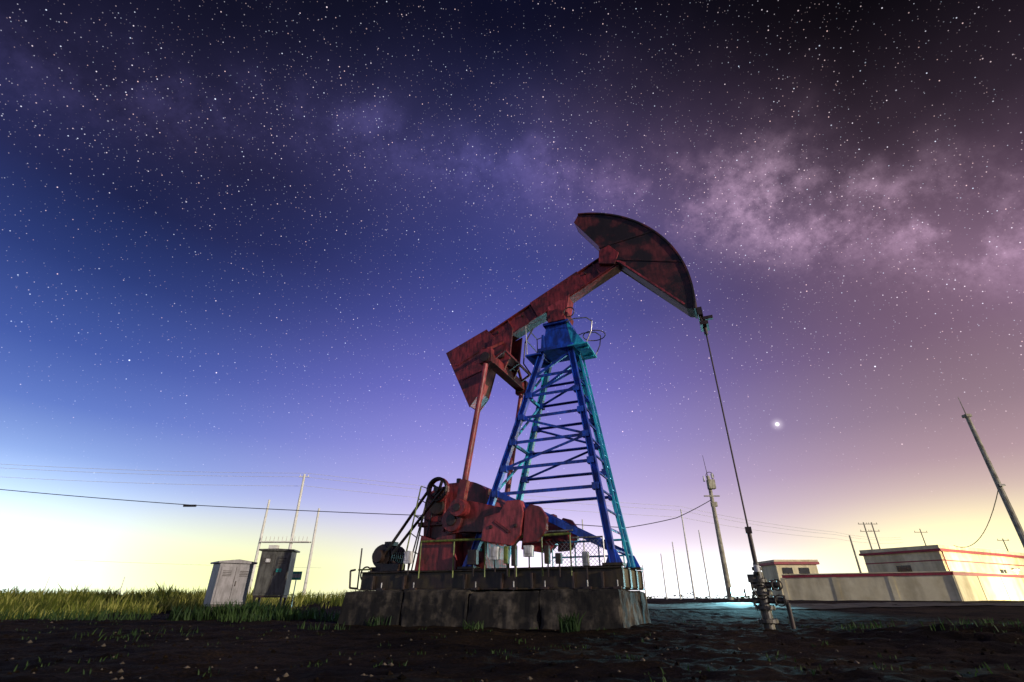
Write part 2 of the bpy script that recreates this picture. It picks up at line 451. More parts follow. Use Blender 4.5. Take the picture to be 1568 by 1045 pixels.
# cranks with counterweights
mb = MB()
for w in (-.98, .98):
    a0, a1 = w - .07, w + .07
    mb.prism([(-2.95, 2.15), (-2.7, 2.5), (-2.2, 2.55), (-.45, 2.12), (-.42, 1.75), (-2.3, 1.85), (-2.75, 1.82)], a0, a1, 'red')
    mb.cyl((-2.6, w - .16, 2.12), (-2.6, w + .16, 2.12), .26, .26, 'red', 24)
    mb.cyl((-2.6, w - .2, 2.12), (-2.6, w + .2, 2.12), .13, .13, 'dark', 16)
    o = -.16 if w < 0 else .16
    q0, q1 = w + o - .12, w + o + .12
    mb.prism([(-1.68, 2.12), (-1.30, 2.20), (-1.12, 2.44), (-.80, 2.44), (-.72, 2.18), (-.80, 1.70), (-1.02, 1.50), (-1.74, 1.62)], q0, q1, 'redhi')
    mb.prism([(-.70, 2.22), (-.58, 2.34), (-.36, 2.28), (-.20, 2.06), (-.22, 1.78), (-.42, 1.56), (-.76, 1.54)], q0 + .05, q1 - .03, 'red')
    mb.prism([(-1.45, 2.0), (-1.38, 2.04), (-1.0, 1.78), (-1.07, 1.74)], (q0 - .02) if w < 0 else q0, (q1) if w < 0 else q1 + .02, 'red')
    for x in (-1.5, -.9): mb.cyl((x, w - .31, 1.9), (x, w + .31, 1.9), .045, .045, 'dark', 8)
mb.obj("cranks_and_counterweights", PJ, .015)
# gear reducer
mb = MB()
def arcpoly(cx, cz, r, a0, a1, n=10):
    return [(cx + r * math.cos(math.radians(a0 + (a1 - a0) * i / n)), cz + r * math.sin(math.radians(a0 + (a1 - a0) * i / n))) for i in range(n + 1)]
body = [(-3.75, 1.75), (-1.9, 1.75)] + arcpoly(-2.6, 2.35, .78, -10, 85) + arcpoly(-3.35, 2.6, .45, 90, 180)
mb.prism(body, -.52, .52, 'red')
mb.prism([(-3.9, 2.1), (-1.72, 2.1), (-1.72, 2.2), (-3.9, 2.2)], -.6, .6, 'red')
mb.prism([(-3.6, 1.06), (-1.9, 1.06), (-2.0, 1.76), (-3.5, 1.76)], -.62, .62, 'red')
for x in (-3.6, -3.2, -2.0): mb.prism([(x, 1.2), (x + .06, 1.2), (x + .06, 2.9), (x, 2.9)], -.57, .57, 'red')
mb.box((-3.1, 0, 3.15), (.5, .5, .08), 'red'); mb.cyl((-3.05, -.1, 3.1), (-3.05, -.1, 3.32), .07, .07, 'dark', 10)
mb.cyl((-3.35, -.66, 2.55), (-3.35, .66, 2.55), .2, .2, 'dark', 16)
for i in range(9):
    mb.cyl((-3.8 + i * .24, -.59, 2.16), (-3.8 + i * .24, -.62, 2.16), .03, .03, 'dark', 6)
for w0, w1 in ((-1.0, -.66), (.66, 1.0)):
    mb.prism([(-3.62, 1.06), (-2.5, 1.06), (-2.55, 1.85), (-2.9, 1.9), (-3.1, 1.72), (-3.5, 1.84)], w0, w1, 'red')
mb.cyl((-2.6, -1.0, 2.12), (-2.6, 1.0, 2.12), .12, .12, 'dark')
mb.obj("gear_reducer", PJ, .012)
mb = MB()
c0 = Vector((-3.22, -.78, 2.92))
mb.ring(c0, .27, .04, 'red', 'y', 24); mb.ring(c0 + Vector((0, -.1, 0)), .27, .04, 'dark', 'y', 24)
for i in range(5):
    a = i * 2 * math.pi / 5; mb.member(c0, c0 + Vector((.27 * math.cos(a), 0, .27 * math.sin(a))), .06, .05, 'dark')
mb.cyl(c0 + Vector((0, -.16, 0)), c0 + Vector((0, .4, 0)), .07, .07, 'dark')
for sg in (-1, 1):
    mb.member(c0 + Vector((sg * .25 - .02, -.1, .04 * sg)), Vector((-4.5 + sg * .12, -.88, 1.45)), .022, .10, 'dark')
mb.obj("drive_sheave_and_belts", PJ)
mb = MB()   # belt guard frame
for w in (-1.0, -.62):
    mb.tube([(-3.95, w, 1.1), (-3.62, w, 3.0)], .018, 'yellow'); mb.tube([(-3.78, w, 1.1), (-3.45, w, 2.5)], .018, 'dark')
    for z in (1.5, 1.9, 2.3, 2.7): mb.tube([(-3.95 + (z - 1.1) * .18, w, z), (-3.78 + (z - 1.1) * .22, w, z - .12)], .013, 'dark')
for z in (1.5, 2.3, 3.0): mb.tube([(-3.95 + (z - 1.1) * .18, -1.0, z), (-3.95 + (z - 1.1) * .18, -.62, z)], .013, 'yellow')
mb.obj("belt_guard_frame", PJ)
# motor
mb = MB()
mb.cyl((-4.75, -.85, 1.42), (-4.75, -.1, 1.42), .26, .26, 'dark', 20)
for i in range(8): mb.cyl((-4.75, -.78 + i * .085, 1.42), (-4.75, -.75 + i * .085, 1.42), .29, .29, 'dark', 20)
mb.box((-4.75, -.5, 1.13), (.55, .7, .1), 'skid'); mb.box((-4.72, -.5, 1.73), (.25, .25, .1), 'dark')
mb.cyl((-4.75, -1.0, 1.42), (-4.75, -.85, 1.42), .15, .15, 'dark', 16)
mb.tube([(-4.1, -.9, 1.12), (-4.2, -.9, 1.25), (-4.4, -.95, 1.3)], .03, 'dark')
mb.box((-4.3, -.9, 1.15), (.5, .3, .16), 'dark')
mb.ring((-5.05, -.95, 1.02), .16, .02, 'dark', 'y'); mb.tube([(-5.2, -1.0, .7), (-5.45, -1.0, .72), (-5.5, -1.0, 1.1), (-5.35, -1.0, 1.12)], .025, 'dark')
mb.tube([(-5.3, -.9, .7), (-5.32, -.9, 1.62)], .02, 'dark')
mb.tube([(-5.3, -.95, 1.12), (-4.9, -.95, 1.12)], .02, 'yellow')
mb.obj("electric_motor", PJ, .005)
# rails and control boxes
mb = MB()
mb.tube([(-3.4, -1.12, 1.68), (-1.6, -1.13, 1.67), (.3, -1.12, 1.70)], .026, 'yellow', 8)
for x in (-3.4, -2.5, -1.7, -1.12, -.95, -.35, .28): mb.tube([(x, -1.12, .9), (x, -1.12, 1.70)], .018, 'yellow')
mb.tube([(-.9, 1.08, 1.75), (.9, 1.08, 1.75)], .025, 'cyan', 8); mb.tube([(-.9, 1.08, 1.4), (.9, 1.08, 1.4)], .02, 'cyan', 8)
for x in (-.9, -.3, .3, .9): mb.tube([(x, 1.08, .9), (x, 1.08, 1.75)], .02, 'cyan')
mb.tube([(-.3, -.95, 1.78), (.3, -.95, 1.78)], .018, 'steel')
mb.tube([(.28, -1.05, 1.62), (.95, -1.0, 1.62), (.95, -1.0, 1.05)], .018, 'steel')
for x in [-.3 + .085 * i for i in range(15)]:
    for d_ in (-1, 1):
        p0 = Vector((x, -1.02, 1.08 if d_ > 0 else 1.58)); L_ = .5; x1 = min(x + L_, .92)
        if x1 > x + .02: mb.tube([p0, (x1, -1.02, p0.z + d_ * (x1 - x))], .004, 'steel', 4)
mb.obj("guard_rails", PJ)
mb = MB()
for x, z, sx, sz, k in [(-1.42, 1.36, .20, .26, 'white'), (-1.13, 1.32, .10, .34, 'yellow'), (-.62, 1.38, .20, .22, 'white'), (-3.66, 1.34, .18, .26, 'white'), (.05, 1.22, .12, .2, 'dark'), (.62, 1.2, .12, .26, 'steel'), (-.95, 1.3, .1, .4, 'skid'), (-.2, 1.3, .1, .35, 'skid'), (-1.95, 1.3, .22, .3, 'dark')]:
    mb.box((x, -1.21, z), (sx, .12, sz), k); mb.box((x, -1.275, z + .01), (sx * .7, .01, sz * .6), k)
    mb.box((x, -1.18, z - sz / 2 - .12), (.03, .03, .24), 'dark')
mb.obj("control_boxes", PJ, .006)

# horse head
mb = MB()
arc = arcpoly(0, 7.5, 3.63, 77, -9.5, 30)
side = arc + [(3.44, 6.95), (1.86, 8.86), (1.60, 9.12), (1.36, 9.62), (.66, 10.78)]
mb.prism(side, -.24, -.21, 'head'); mb.prism(side, .21, .24, 'head')
for a, b in zip(arc[:-1], arc[1:]): mb.member((a[0], 0, a[1]), (b[0], 0, b[1]), .05, .58, 'head')
inner = [(3.56, 6.92), (3.42, 6.99), (1.88, 8.9)]
for a, b in zip(inner[:-1], inner[1:]): mb.member((a[0], 0, a[1]), (b[0], 0, b[1]), .04, .42, 'head')
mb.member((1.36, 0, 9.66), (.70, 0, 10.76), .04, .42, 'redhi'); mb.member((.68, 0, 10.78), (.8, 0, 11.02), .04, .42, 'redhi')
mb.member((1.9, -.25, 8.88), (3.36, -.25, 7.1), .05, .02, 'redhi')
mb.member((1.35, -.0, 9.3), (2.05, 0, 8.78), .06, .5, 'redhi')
mb.member((1.35, -.25, 9.55), (2.9, -.25, 9.65), .05, .02, 'head'); mb.member((1.8, -.25, 9.0), (3.5, -.25, 8.4), .05, .02, 'head')
mb.prism([(1.3, 9.0), (1.75, 8.85), (1.9, 9.2), (1.65, 9.55), (1.35, 9.45)], -.27, .27, 'red')
mb.obj("horse_head", PJ, .006)
# bridle, carrier bar and polished rod
mb = MB()
for w in (-.1, .1):
    mb.tube([(3.60, w, 7.1), (3.66, w, 6.72), (3.72, w, 6.5)], .018, 'dark')
mb.box((3.68, 0, 6.86), (.12, .36, .22), 'dark')
mb.box((3.72, 0, 6.5), (.20, .40, .10), 'dark'); mb.box((3.84, -.05, 6.68), (.22, .09, .09), 'dark')
mb.cyl((3.72, 0, 6.25), (3.72, 0, 6.75), .045, .045, 'dark', 10)
mb.cyl((3.72, 0, 1.1), (3.72, 0, 6.3), .018, .018, 'dark', 8)
mb.cyl((3.72, 0, 1.1), (3.72, 0, 1.78), .042, .042, 'dark', 10)
mb.box((3.72, 0, 1.72), (.12, .12, .12), 'dark')
mb.obj("polished_rod_and_bridle", PJ, .003)

# ------------------------------------------------------------------ wellhead
WH = empty("wellhead", (1.41 + 3.72 * math.cos(math.radians(24)), 12 - 3.72 * math.sin(math.radians(24)), 0), math.radians(-24))
mb = MB(); ws = 'wellsteel'
def flange(z, r=.15):
    mb.cyl((0, 0, z - .03), (0, 0, z + .03), r, r, ws, 20)
    for i in range(8):
        a = i * math.pi / 4; mb.cyl((r * .8 * math.cos(a), r * .8 * math.sin(a), z - .05), (r * .8 * math.cos(a), r * .8 * math.sin(a), z + .05), .014, .014, 'dark', 6)
mb.cyl((0, 0, -.1), (0, 0, .95), .10, .085, ws, 16)
for z in (.12, .34, .58, .80): flange(z, .18 if z < .6 else .13)
mb.cyl((0, 0, .88), (0, 0, 1.12), .07, .05, ws, 14); mb.cyl((0, 0, .98), (0, 0, 1.04), .09, .09, 'dark', 14)
for z, L_ in ((.46, .38), (.72, .34)):
    mb.cyl((-L_ * .5, 0, z), (L_, 0, z), .055, .055, ws, 12)
    mb.cyl((-L_ * .5, 0, z), (-L_ * .5 + .04, 0, z), .09, .09, ws, 14)
    mb.cyl((L_ - .04, 0, z), (L_, 0, z), .09, .09, ws, 14); mb.cyl((.18, 0, z), (.22, 0, z), .09, .09, ws, 14)
    mb.cyl((.28, 0, z), (.28, -.22, z), .02, .02, 'dark', 8); mb.ring((.28, -.23, z), .09, .013, 'dark', 'y')
mb.tube([(.36, 0, .46), (.40, 0, .42), (.40, 0, .0)], .04, 'dark', 10)
mb.cyl((0, -.1, .9), (0, -.26, 1.0), .03, .03, ws, 8); mb.cyl((0, -.27, .95), (0, -.29, 1.06), .05, .05, 'white', 12)
mb.ring((0, -.16, .6), .12, .014, 'dark', 'y')
mb.box((-.14, -.05, .84), (.12, .1, .14), ws)
mb.obj("valve_tree", WH, .003)

# ------------------------------------------------------------------ electrical cabinets
def cabinet(loc, rz, w, d, z0, z1, body, roofpitch, leg):
    E = empty("electrical_cabinet", loc, rz)
    mb = MB()
    mb.box((0, 0, (z0 + z1) / 2), (w, d, z1 - z0), body)
    mb.box((0, -d / 2 - .012, (z0 + z1) / 2 - .02), (w * .88, .02, (z1 - z0) * .86), body)
    mb.box((0, -d / 2 - .026, (z0 + z1) / 2), (.012, .01, (z1 - z0) * .84), 'dark')
    mb.box((.06, -d / 2 - .035, (z0 + z1) / 2), (.03, .03, .14), 'dark')
    for x in (-w * .25, w * .25):
        for q in range(4): mb.box((x, -d / 2 - .026, z1 - .22 - q * .045), (w * .25, .012, .018), 'dark')
    e = .08
    mb.prism([(-w / 2 - e, z1 + .003), (w / 2 + e, z1 + .003), (w / 2 + e, z1 + .05), (0, z1 + .05 + roofpitch), (-w / 2 - e, z1 + .05)], -d / 2 - e, d / 2 + e, body)
    mb.obj("cabinet_body", E, .008)
    mb = MB()
    for x in (-w * .42, w * .42):
        for y in (-d * .4, d * .4): mb.box((x, y, (z0 - .1) / 2), (.06, .06, z0 + .1), leg)
    mb.box((0, 0, z0 - .03), (w * .95, d * .95, .05), leg)
    mb.obj("cabinet_legs", E)
    return E
cabinet((-9.0, 17.2, 0.05), math.radians(42), .98, .85, .28, 1.42, 'cab', .07, 'dark')
c2 = cabinet((-7.55, 17.1, 0.05), math.radians(8), .92, .6, .52, 1.78, 'cabdark', .02, 'dark')
mb = MB(); mb.box((.18, -.345, 1.22), (.16, .01, .10), 'label'); mb.box((-.2, -.345, 1.5), (.14, .01, .10), 'white'); mb.obj("cabinet_labels", c2)
SG = empty("notice_sign", (-7.3, 18.2, .05)); mb = MB()
mb.box((0, 0, 1.12), (.34, .02, .26), 'label'); mb.box((0, -.013, 1.12), (.28, .006, .12), 'white'); mb.cyl((0, .03, 0), (0, .03, 1.2), .02, .02, 'steel', 8)
mb.obj("sign_panel", SG)

# ------------------------------------------------------------------ poles
def pole(rx, Y, top, r, k='polewhite', cross=None, name="utility_pole", lean=0):
    X = rx * Y; E = empty(name, (X, Y, 0)); mb = MB()
    mb.cyl((0, 0, -.3), (lean, 0, top), r, r * .6, k, 12)
    if cross:
        for dz, L_ in cross:
            mb.box((lean * .9, 0, top - dz), (L_, .1, .1), k)
            for x in (-L_ / 2 + .1, L_ / 2 - .1, 0): mb.cyl((x + lean * .9, 0, top - dz + .05), (x + lean * .9, 0, top - dz + .28), .05, .03, k, 8)
    mb.obj("pole_shaft", E); return E, X
pole(-.4835, 60, 10.9, .19); pole(-.4235, 60, 13.9, .21, cross=[(.3, 1.2)]); pole(-.3815, 60, 9.9, .19)
TP = empty("transformer_platform", (-.4345 * 60, 60, 0)); mb = MB()
mb.box((0, 0, 6.2), (5.6, .9, .12), 'polewhite')
for i in range(12): mb.box((-2.6 + i * .47, -.4, 6.5), (.05, .05, .5), 'polewhite')
mb.box((-1.2, 0, 5.4), (.9, .7, .9), 'polewhite')
mb.obj("platform_deck", TP)
E, X = pole(.399, 45, 10.4, .24, 'pole'); mb = MB()
mb.cyl((0, 0, 10.3), (-.12, 0, 12.3), .03, .015, 'dark', 6); mb.box((.1, -.2, 9.6), (.6, .5, .8), 'pole'); mb.box((0, -.1, 8.6), (1.4, .1, .1), 'pole')
mb.cyl((-.4, 0, 9.9), (-.4, 0, 10.4), .09, .06, 'white', 8); mb.cyl((.4, 0, 10.2), (.4, 0, 10.6), .12, .12, 'white', 8); mb.ring((.2, 0, 10.4), .35, .03, 'dark', 'y'); mb.box((.1, 0, 7.9), (.5, .3, .4), 'pole')
mb.obj("pole_switchgear", E)
for rx, Y, rt, r, cr in [(.3335, 70, .1552, .13, None), (.362, 75, .1165, .11, None), (.3075, 80, .0953, .12, None), (.2825, 90, .0746, .12, None), (.651, 70, .107, .16, None),
                         (.686, 90, .1308, .16, [(.3, 2), (1.5, 2)]), (.7015, 92, .1308, .16, [(.3, 2), (1.5, 2)]), (.7915, 95, .1189, .13, [(.6, 2.4)]), (.9438, 90, .1012, .13, [(.3, 2)]),
                         (.1375, 70, .136, .13, None), (-.72, 110, .035, .12, None), (-.86, 110, .035, .1, None), (.245, 100, .055, .12, None)]:
    pole(rx, Y, rt * Y + .5, r, 'polewhite' if rx < .6 else 'pole', cr)
E, X = pole(.984, 25, 9.2, .16, 'pole'); mb = MB(); mb.cyl((0, 0, 9.2), (0, 0, 10.3), .03, .015, 'pole', 6); mb.box((0, 0, 9.2), (.3, .3, .15), 'pole'); mb.box((-.05, -.2, 5.5), (.3, .1, .1), 'dark'); mb.obj("pole_fittings", E)

# wires
def wire(name, pts, r, k, sag=0, n=14):
    out = []
    for a, b in zip(pts[:-1], pts[1:]):
        a, b = Vector(a), Vector(b)
        for i in range(n):
            t = i / n; p = a.lerp(b, t); p.z -= sag * 4 * t * (1 - t); out.append(p)
    out.append(Vector(pts[-1]))
    cu = bpy.data.curves.new(name, 'CURVE'); cu.dimensions = '3D'; sp = cu.splines.new('POLY'); sp.points.add(len(out) - 1)
    for i, p in enumerate(out): sp.points[i].co = (*p, 1)
    cu.bevel_depth = r; cu.materials.append(M[k]); o = bpy.data.objects.new(name, cu); sc.collection.objects.link(o); return o
Y = 45
wire("power_cable", [(-62, Y, 10.2), (-46.4, Y, 9.2), (-28.8, Y, 7.85), (-7.7, Y, 6.95), (4, Y, 6.35), (10.05, Y, 5.95), (14.5, Y, 6.75), (17.9, Y, 8.3)], .032, 'wire', .05)
mb = MB(); mb.cyl((-29.3, Y, 7.78), (-28.2, Y, 7.78), .10, .1, 'wire', 8); mb.obj("cable_splice")
for dz, yy in ((0, 60), (.55, 60.5), (-.9, 61)):
    wire("power_line", [(-70, yy, 15.1 + dz), (-25.4, yy, 13.6 + dz), (23.3, 70, 11.2 + dz), (45, 72, 8.3 + dz * .6), (60, 80, 8.5 + dz * .5)], .018, 'wirelight', .35)
wire("power_line", [(-60, 70, 5.0), (-25, 70, 4.0)], .016, 'wirelight', .1)
wire("service_drop_cable", [(.984 * 25, 25, 5.5), (.8445 * 46, 46, 4.6)], .022, 'wire', 1.1)

# ------------------------------------------------------------------ buildings at right
def wallseg(mb, a, b, z0, z1, t, k):
    a, b = Vector((a[0], a[1], 0)), Vector((b[0], b[1], 0)); d = b - a; rz = math.atan2(d.y, d.x); c = (a + b) / 2
    mb.box((c.x, c.y, (z0 + z1) / 2), (d.length, t, z1 - z0), k, rz)
PW = empty("perimeter_wall", (0, 0, 0)); mb = MB()
A, B, C = (20.1, 40), (28.6, 35), (62, 53)
wallseg(mb, A, B, 0, 1.82, .24, 'wall'); wallseg(mb, B, C, 0, 1.82, .24, 'wall')
wallseg(mb, A, B, 1.823, 2.0, .34, 'stripe'); wallseg(mb, B, C, 1.826, 2.003, .34, 'stripe')
wallseg(mb, A, B, 2.003, 2.06, .40, 'wall'); wallseg(mb, B, C, 2.006, 2.063, .40, 'wall')
mb.obj("wall_panels", PW); mb = MB()
def along(a, b, step, w, h, k):
    a, b = Vector((*a, 0)), Vector((*b, 0)); d = b - a; n = int(d.length / step); rz = math.atan2(d.y, d.x)
    for i in range(n + 1):
        p = a + d * i / n; mb.box((p.x, p.y, h / 2), (w, .31, h), k, rz)
along(A, B, 3.2, .3, 1.822, 'wall'); along(B, C, 3.4, .3, 1.822, 'wall')
mb.obj("wall_piers", PW)
BD = empty("flat_roof_building", (39, 48, 0), math.atan2(.49, .87)); mb = MB()
mb.box((13, 3.3, 2.15), (26, 6.6, 4.3), 'wall')
mb.box((13, 3.3, 4.40), (26.5, 7.1, .2), 'stripe'); mb.box((13, 3.3, 4.66), (26.3, 6.9, .32), 'wall')
mb.box((13, 3.3, 3.55), (26.04, 6.64, .10), 'stripe')
mb.obj("walls_and_roof", BD); mb = MB()
for x in (12.0, 20.0):
    mb.box((x, -.02, 2.5), (1.3, .06, 1.1), 'glass'); mb.box((x, -.05, 1.9), (1.5, .14, .08), 'wall'); mb.box((x, -.055, 2.5), (.06, .02, 1.1), 'white')
mb.box((-.02, 3.3, 2.7), (.06, 1.2, 1.1), 'glass')
mb.cyl((.3, -.1, 0), (.3, -.1, 4.3), .06, .06, 'stripe', 8)
mb.obj("windows", BD)
SB = empty("brick_outbuilding", (25.9, 50, 0)); mb = MB()
mb.box((0, 0, 1.6), (3.7, 3, 3.2), 'wall'); mb.box((0, 0, 3.32), (4.1, 3.4, .22), 'stripe'); mb.box((0, 0, 3.52), (4.0, 3.3, .17), 'wall')
mb.box((.6, -1.52, 2.7), (.9, .06, .5), 'glass'); mb.box((-.9, -1.52, 2.7), (.9, .06, .5), 'glass')
mb.obj("outbuilding_body", SB)

# distant treeline
mb = MB()
for i in range(2200):
    az = random.uniform(-1.2, 1.2); R = random.uniform(170, 210); X_, Y_ = R * math.sin(az), R * math.cos(az)
    hh = (1.0 + 1.6 * max(0, noise.noise(Vector((az * 14, 0, 5))) + .1))
    z = random.random() * hh
    r = random.uniform(.3, .8)
    vv = [(X_ + random.uniform(-r, r), Y_ + random.uniform(-r, r), z + random.uniform(-r, r) * .6 + .2) for _ in range(4)]
    mb.add(vv, [(0, 1, 2), (0, 2, 3), (1, 2, 3)], 'weed')
mb.obj("distant_treeline")

# ------------------------------------------------------------------ floodlight and yard lamps, with added lights for the wall front
def lampglass(name, col, st):
    m, nt, b = base_mat(name); b.inputs["Emission Color"].default_value = (*col, 1); b.inputs["Emission Strength"].default_value = st
    return m
M['lamp'] = lampglass("lamp_glass", (.45, .95, 1), 40)
M['lampwarm'] = lampglass("yard_or_added_glass", (1, .9, .55), 30)
FL = empty("floodlight", (.4125 * 30, 30, .25)); mb = MB()
mb.cyl((0, 0, -.3), (0, 0, .5), .05, .05, 'dark', 8); mb.box((0, .02, .55), (.75, .2, .45), 'dark')
mb.box((-.45, .02, .5), (.04, .1, .4), 'dark'); mb.box((.45, .02, .5), (.04, .1, .4), 'dark')
mb.obj("lamp_post", FL)
mb = MB(); mb.box((0, -.09, .55), (.66, .02, .37), 'lamp'); mb.obj("lamp_lens", FL)
ld = bpy.data.lights.new("floodlight_beam", 'SPOT'); ld.energy = 5500; ld.color = (.35, .85, 1); ld.spot_size = math.radians(66); ld.spot_blend = .4; ld.shadow_soft_size = .25
lo = bpy.data.objects.new("floodlight_beam", ld); sc.collection.objects.link(lo); lo.parent = FL; lo.location = (0, -.3, .7)
lo.rotation_euler = Vector((-12, -18, -4)).to_track_quat('-Z', 'Y').to_euler()
for lx, ly, lz, en in ((43.2, 45.8, 2.5, 3500), (52.0, 50.8, 2.5, 3500), (36.0, 35.5, 2.5, 1500), (46.5, 41.5, 2.5, 1800)):
    YL = empty("yard_or_added_lamp", (lx, ly, 0)); mb = MB()
    if ly > 43:
        mb.cyl((0, 0, 0), (0, 0, 2.6), .05, .04, 'steel', 8)
        mb.box((0, 0, 2.7), (.5, .3, .16), 'steel'); mb.box((0, 0, 2.61), (.4, .22, .03), 'lampwarm')
    else:  # low lamps added outside the wall only to brighten its front
        lz = .35
        mb.cyl((0, 0, 0), (0, 0, .35), .05, .04, 'steel', 8); mb.box((0, -.03, .42), (.4, .14, .2), 'steel'); mb.box((0, .05, .42), (.34, .02, .15), 'lampwarm')
    mb.obj("lamp_body", YL)
    pl = bpy.data.lights.new("yard_or_added_light", 'POINT'); pl.energy = en; pl.color = (1, .90, .52); pl.shadow_soft_size = .15
    po = bpy.data.objects.new("yard_or_added_light", pl); sc.collection.objects.link(po); po.parent = YL; po.location = (0, .25 if lz < 1 else 0, .6 if lz < 1 else 2.5)

# added low key from the right, standing in for night floodlighting
sd = bpy.data.lights.new("night_key", 'SUN'); sd.energy = 3.2; sd.angle = math.radians(.5); sd.color = (1, .88, .74)
so = bpy.data.objects.new("night_key", sd); sc.collection.objects.link(so)
so.rotation_euler = Vector((-.75, .62, -.20)).to_track_quat('-Z', 'Y').to_euler()

# ------------------------------------------------------------------ night sky
w = bpy.data.worlds.new("World"); sc.world = w; w.use_nodes = True
w.cycles.sampling_method = 'MANUAL'; w.cycles.sample_map_resolution = 512
nt = w.node_tree; nt.nodes.clear(); N, L = nt.nodes.new, nt.links.new
def mth(op, a, b=None, c=None, clamp=False):
    n = N("ShaderNodeMath"); n.operation = op; n.use_clamp = clamp
    for i, v in enumerate((a, b, c)):
        if v is None: continue
        if isinstance(v, (int, float)): n.inputs[i].default_value = v
        else: L(v, n.inputs[i])
    return n.outputs[0]
def vdot(vec, d):
    n = N("ShaderNodeVectorMath"); n.operation = 'DOT_PRODUCT'; L(vec, n.inputs[0]); n.inputs[1].default_value = Vector(d).normalized(); return n.outputs["Value"]
def mrange(v, a, b, c=0, d=1, it='SMOOTHSTEP'):
    n = N("ShaderNodeMapRange"); n.interpolation_type = it; L(v, n.inputs[0])
    for i, x in enumerate((a, b, c, d)): n.inputs[1 + i].default_value = x
    return n.outputs[0]
def mixc(f, a, b, mode='MIX'):
    n = N("ShaderNodeMix"); n.data_type = 'RGBA'; n.blend_type = mode
    if isinstance(f, (int, float)): n.inputs[0].default_value = f
    else: L(f, n.inputs[0])
    for i, v in ((6, a), (7, b)):
        if isinstance(v, tuple): n.inputs[i].default_value = v
        else: L(v, n.inputs[i])
    return n.outputs[2]
tc = N("ShaderNodeTexCoord"); D = tc.outputs["Generated"]
sep = N("ShaderNodeSeparateXYZ"); L(D, sep.inputs[0]); dx, dy, dz = sep.outputs
elev = mth('MULTIPLY', mth('ARCSINE', dz), 180 / math.pi)
fac = mth('DIVIDE', elev, 66.0, clamp=True)
def ramp(stops):
    r = N("ShaderNodeValToRGB"); el = r.color_ramp.elements
    while len(el) < len(stops): el.new(.5)
    for e, (p, c) in zip(el, stops): e.position = p / 66; e.color = lin(c)
    L(fac, r.inputs[0]); return r.outputs[0]
left = ramp([(0, (252, 255, 235)), (3, (244, 252, 252)), (5, (224, 236, 252)), (8, (178, 202, 244)), (11, (136, 163, 226)), (15, (98, 124, 202)), (20, (70, 93, 170)), (27, (44, 61, 122)), (34, (24, 32, 72)), (41, (10, 13, 33)), (60, (6, 8, 20))])
mid = ramp([(0, (255, 252, 255)), (3, (242, 232, 250)), (6, (220, 208, 246)), (11, (184, 174, 235)), (16, (150, 144, 222)), (22, (116, 113, 200)), (30, (80, 84, 162)), (37, (56, 64, 130)), (46, (36, 41, 90)), (53, (22, 27, 60)), (61, (11, 13, 35))])
right = ramp([(0, (255, 252, 228)), (3, (252, 240, 214)), (5, (236, 214, 196)), (8, (208, 182, 178)), (11, (180, 151, 160)), (15, (150, 125, 138)), (22, (114, 90, 110)), (30, (72, 55, 72)), (38, (32, 25, 35)), (50, (10, 8, 14))])
hl = mth('SQRT', mth('ADD', mth('MULTIPLY', dx, dx), mth('MULTIPLY', dy, dy)))
sa = mth('DIVIDE', dx, mth('MAXIMUM', hl, .001))
base = mixc(mrange(sa, .0, -.76), mid, left)
base = mixc(mrange(sa, .02, .76), base, right)
yl = mth('MULTIPLY', mrange(elev, 9.5, 1.5), mth('MULTIPLY', mrange(sa, -.86, -.55), mrange(sa, .05, -.4)))
base = mixc(mth('MULTIPLY', yl, .9), base, lin((240, 243, 165)))
gl = mth('MULTIPLY', mrange(elev, 9, .5), mrange(sa, .40, .68))
base = mixc(mth('MULTIPLY', gl, .9), base, lin((255, 248, 180)))
az = mth('MULTIPLY', mth('ARCTAN2', dx, dy), 180 / math.pi)
def dome(az0, saz, sel, col, k):
    u = mth('DIVIDE', mth('SUBTRACT', az, az0), saz); v = mth('DIVIDE', mth('MAXIMUM', elev, 0), sel)
    f = mth('MULTIPLY', mth('EXPONENT', mth('MULTIPLY', mth('ADD', mth('MULTIPLY', u, u), mth('MULTIPLY', v, v)), -1)), k)
    n = N("ShaderNodeVectorMath"); n.operation = 'SCALE'; n.inputs[0].default_value = lin(col)[:3]; L(f, n.inputs[3]); return n.outputs[0]
def addc(a, b):
    n = N("ShaderNodeVectorMath"); n.operation = 'ADD'; L(a, n.inputs[0]); L(b, n.inputs[1]); return n.outputs[0]
col = base
col = addc(col, dome(-49, 12, 7.5, (185, 222, 255), 1.2))
col = addc(col, dome(-32, 12, 4.5, (250, 255, 150), .3))
col = addc(col, dome(41, 10, 5.4, (255, 240, 150), .9))
col = addc(col, dome(4, 18, 5, (255, 235, 255), .7))
col = addc(col, dome(22, 7, 3, (205, 245, 255), .9))
# Milky Way: great circle with pole MP, brightest towards the galactic core CO
MP = Vector((-.1675, .7258, -.6673)).normalized(); CO = Vector((.471, .6645, .580)).normalized()
CO = (CO - MP * CO.dot(MP)).normalized(); TG = MP.cross(CO)
if TG.x < 0: TG = -TG
md = vdot(D, MP); al = vdot(D, TG)
n2 = N("ShaderNodeTexNoise"); n2.inputs["Scale"].default_value = 5; n2.inputs["Detail"].default_value = 3; n2.inputs["Roughness"].default_value = .6; L(D, n2.inputs["Vector"])
mdw = mth('ADD', md, mth('MULTIPLY', mth('SUBTRACT', n2.outputs["Fac"], .5), .16))
def gauss(x, s): return mth('EXPONENT', mth('MULTIPLY', mth('MULTIPLY', x, x), -1 / (s * s)))
wide = gauss(mdw, .16); nar = gauss(mdw, .06)
n3 = N("ShaderNodeTexNoise"); n3.inputs["Scale"].default_value = 10; n3.inputs["Detail"].default_value = 6; n3.inputs["Roughness"].default_value = .72; L(D, n3.inputs["Vector"])
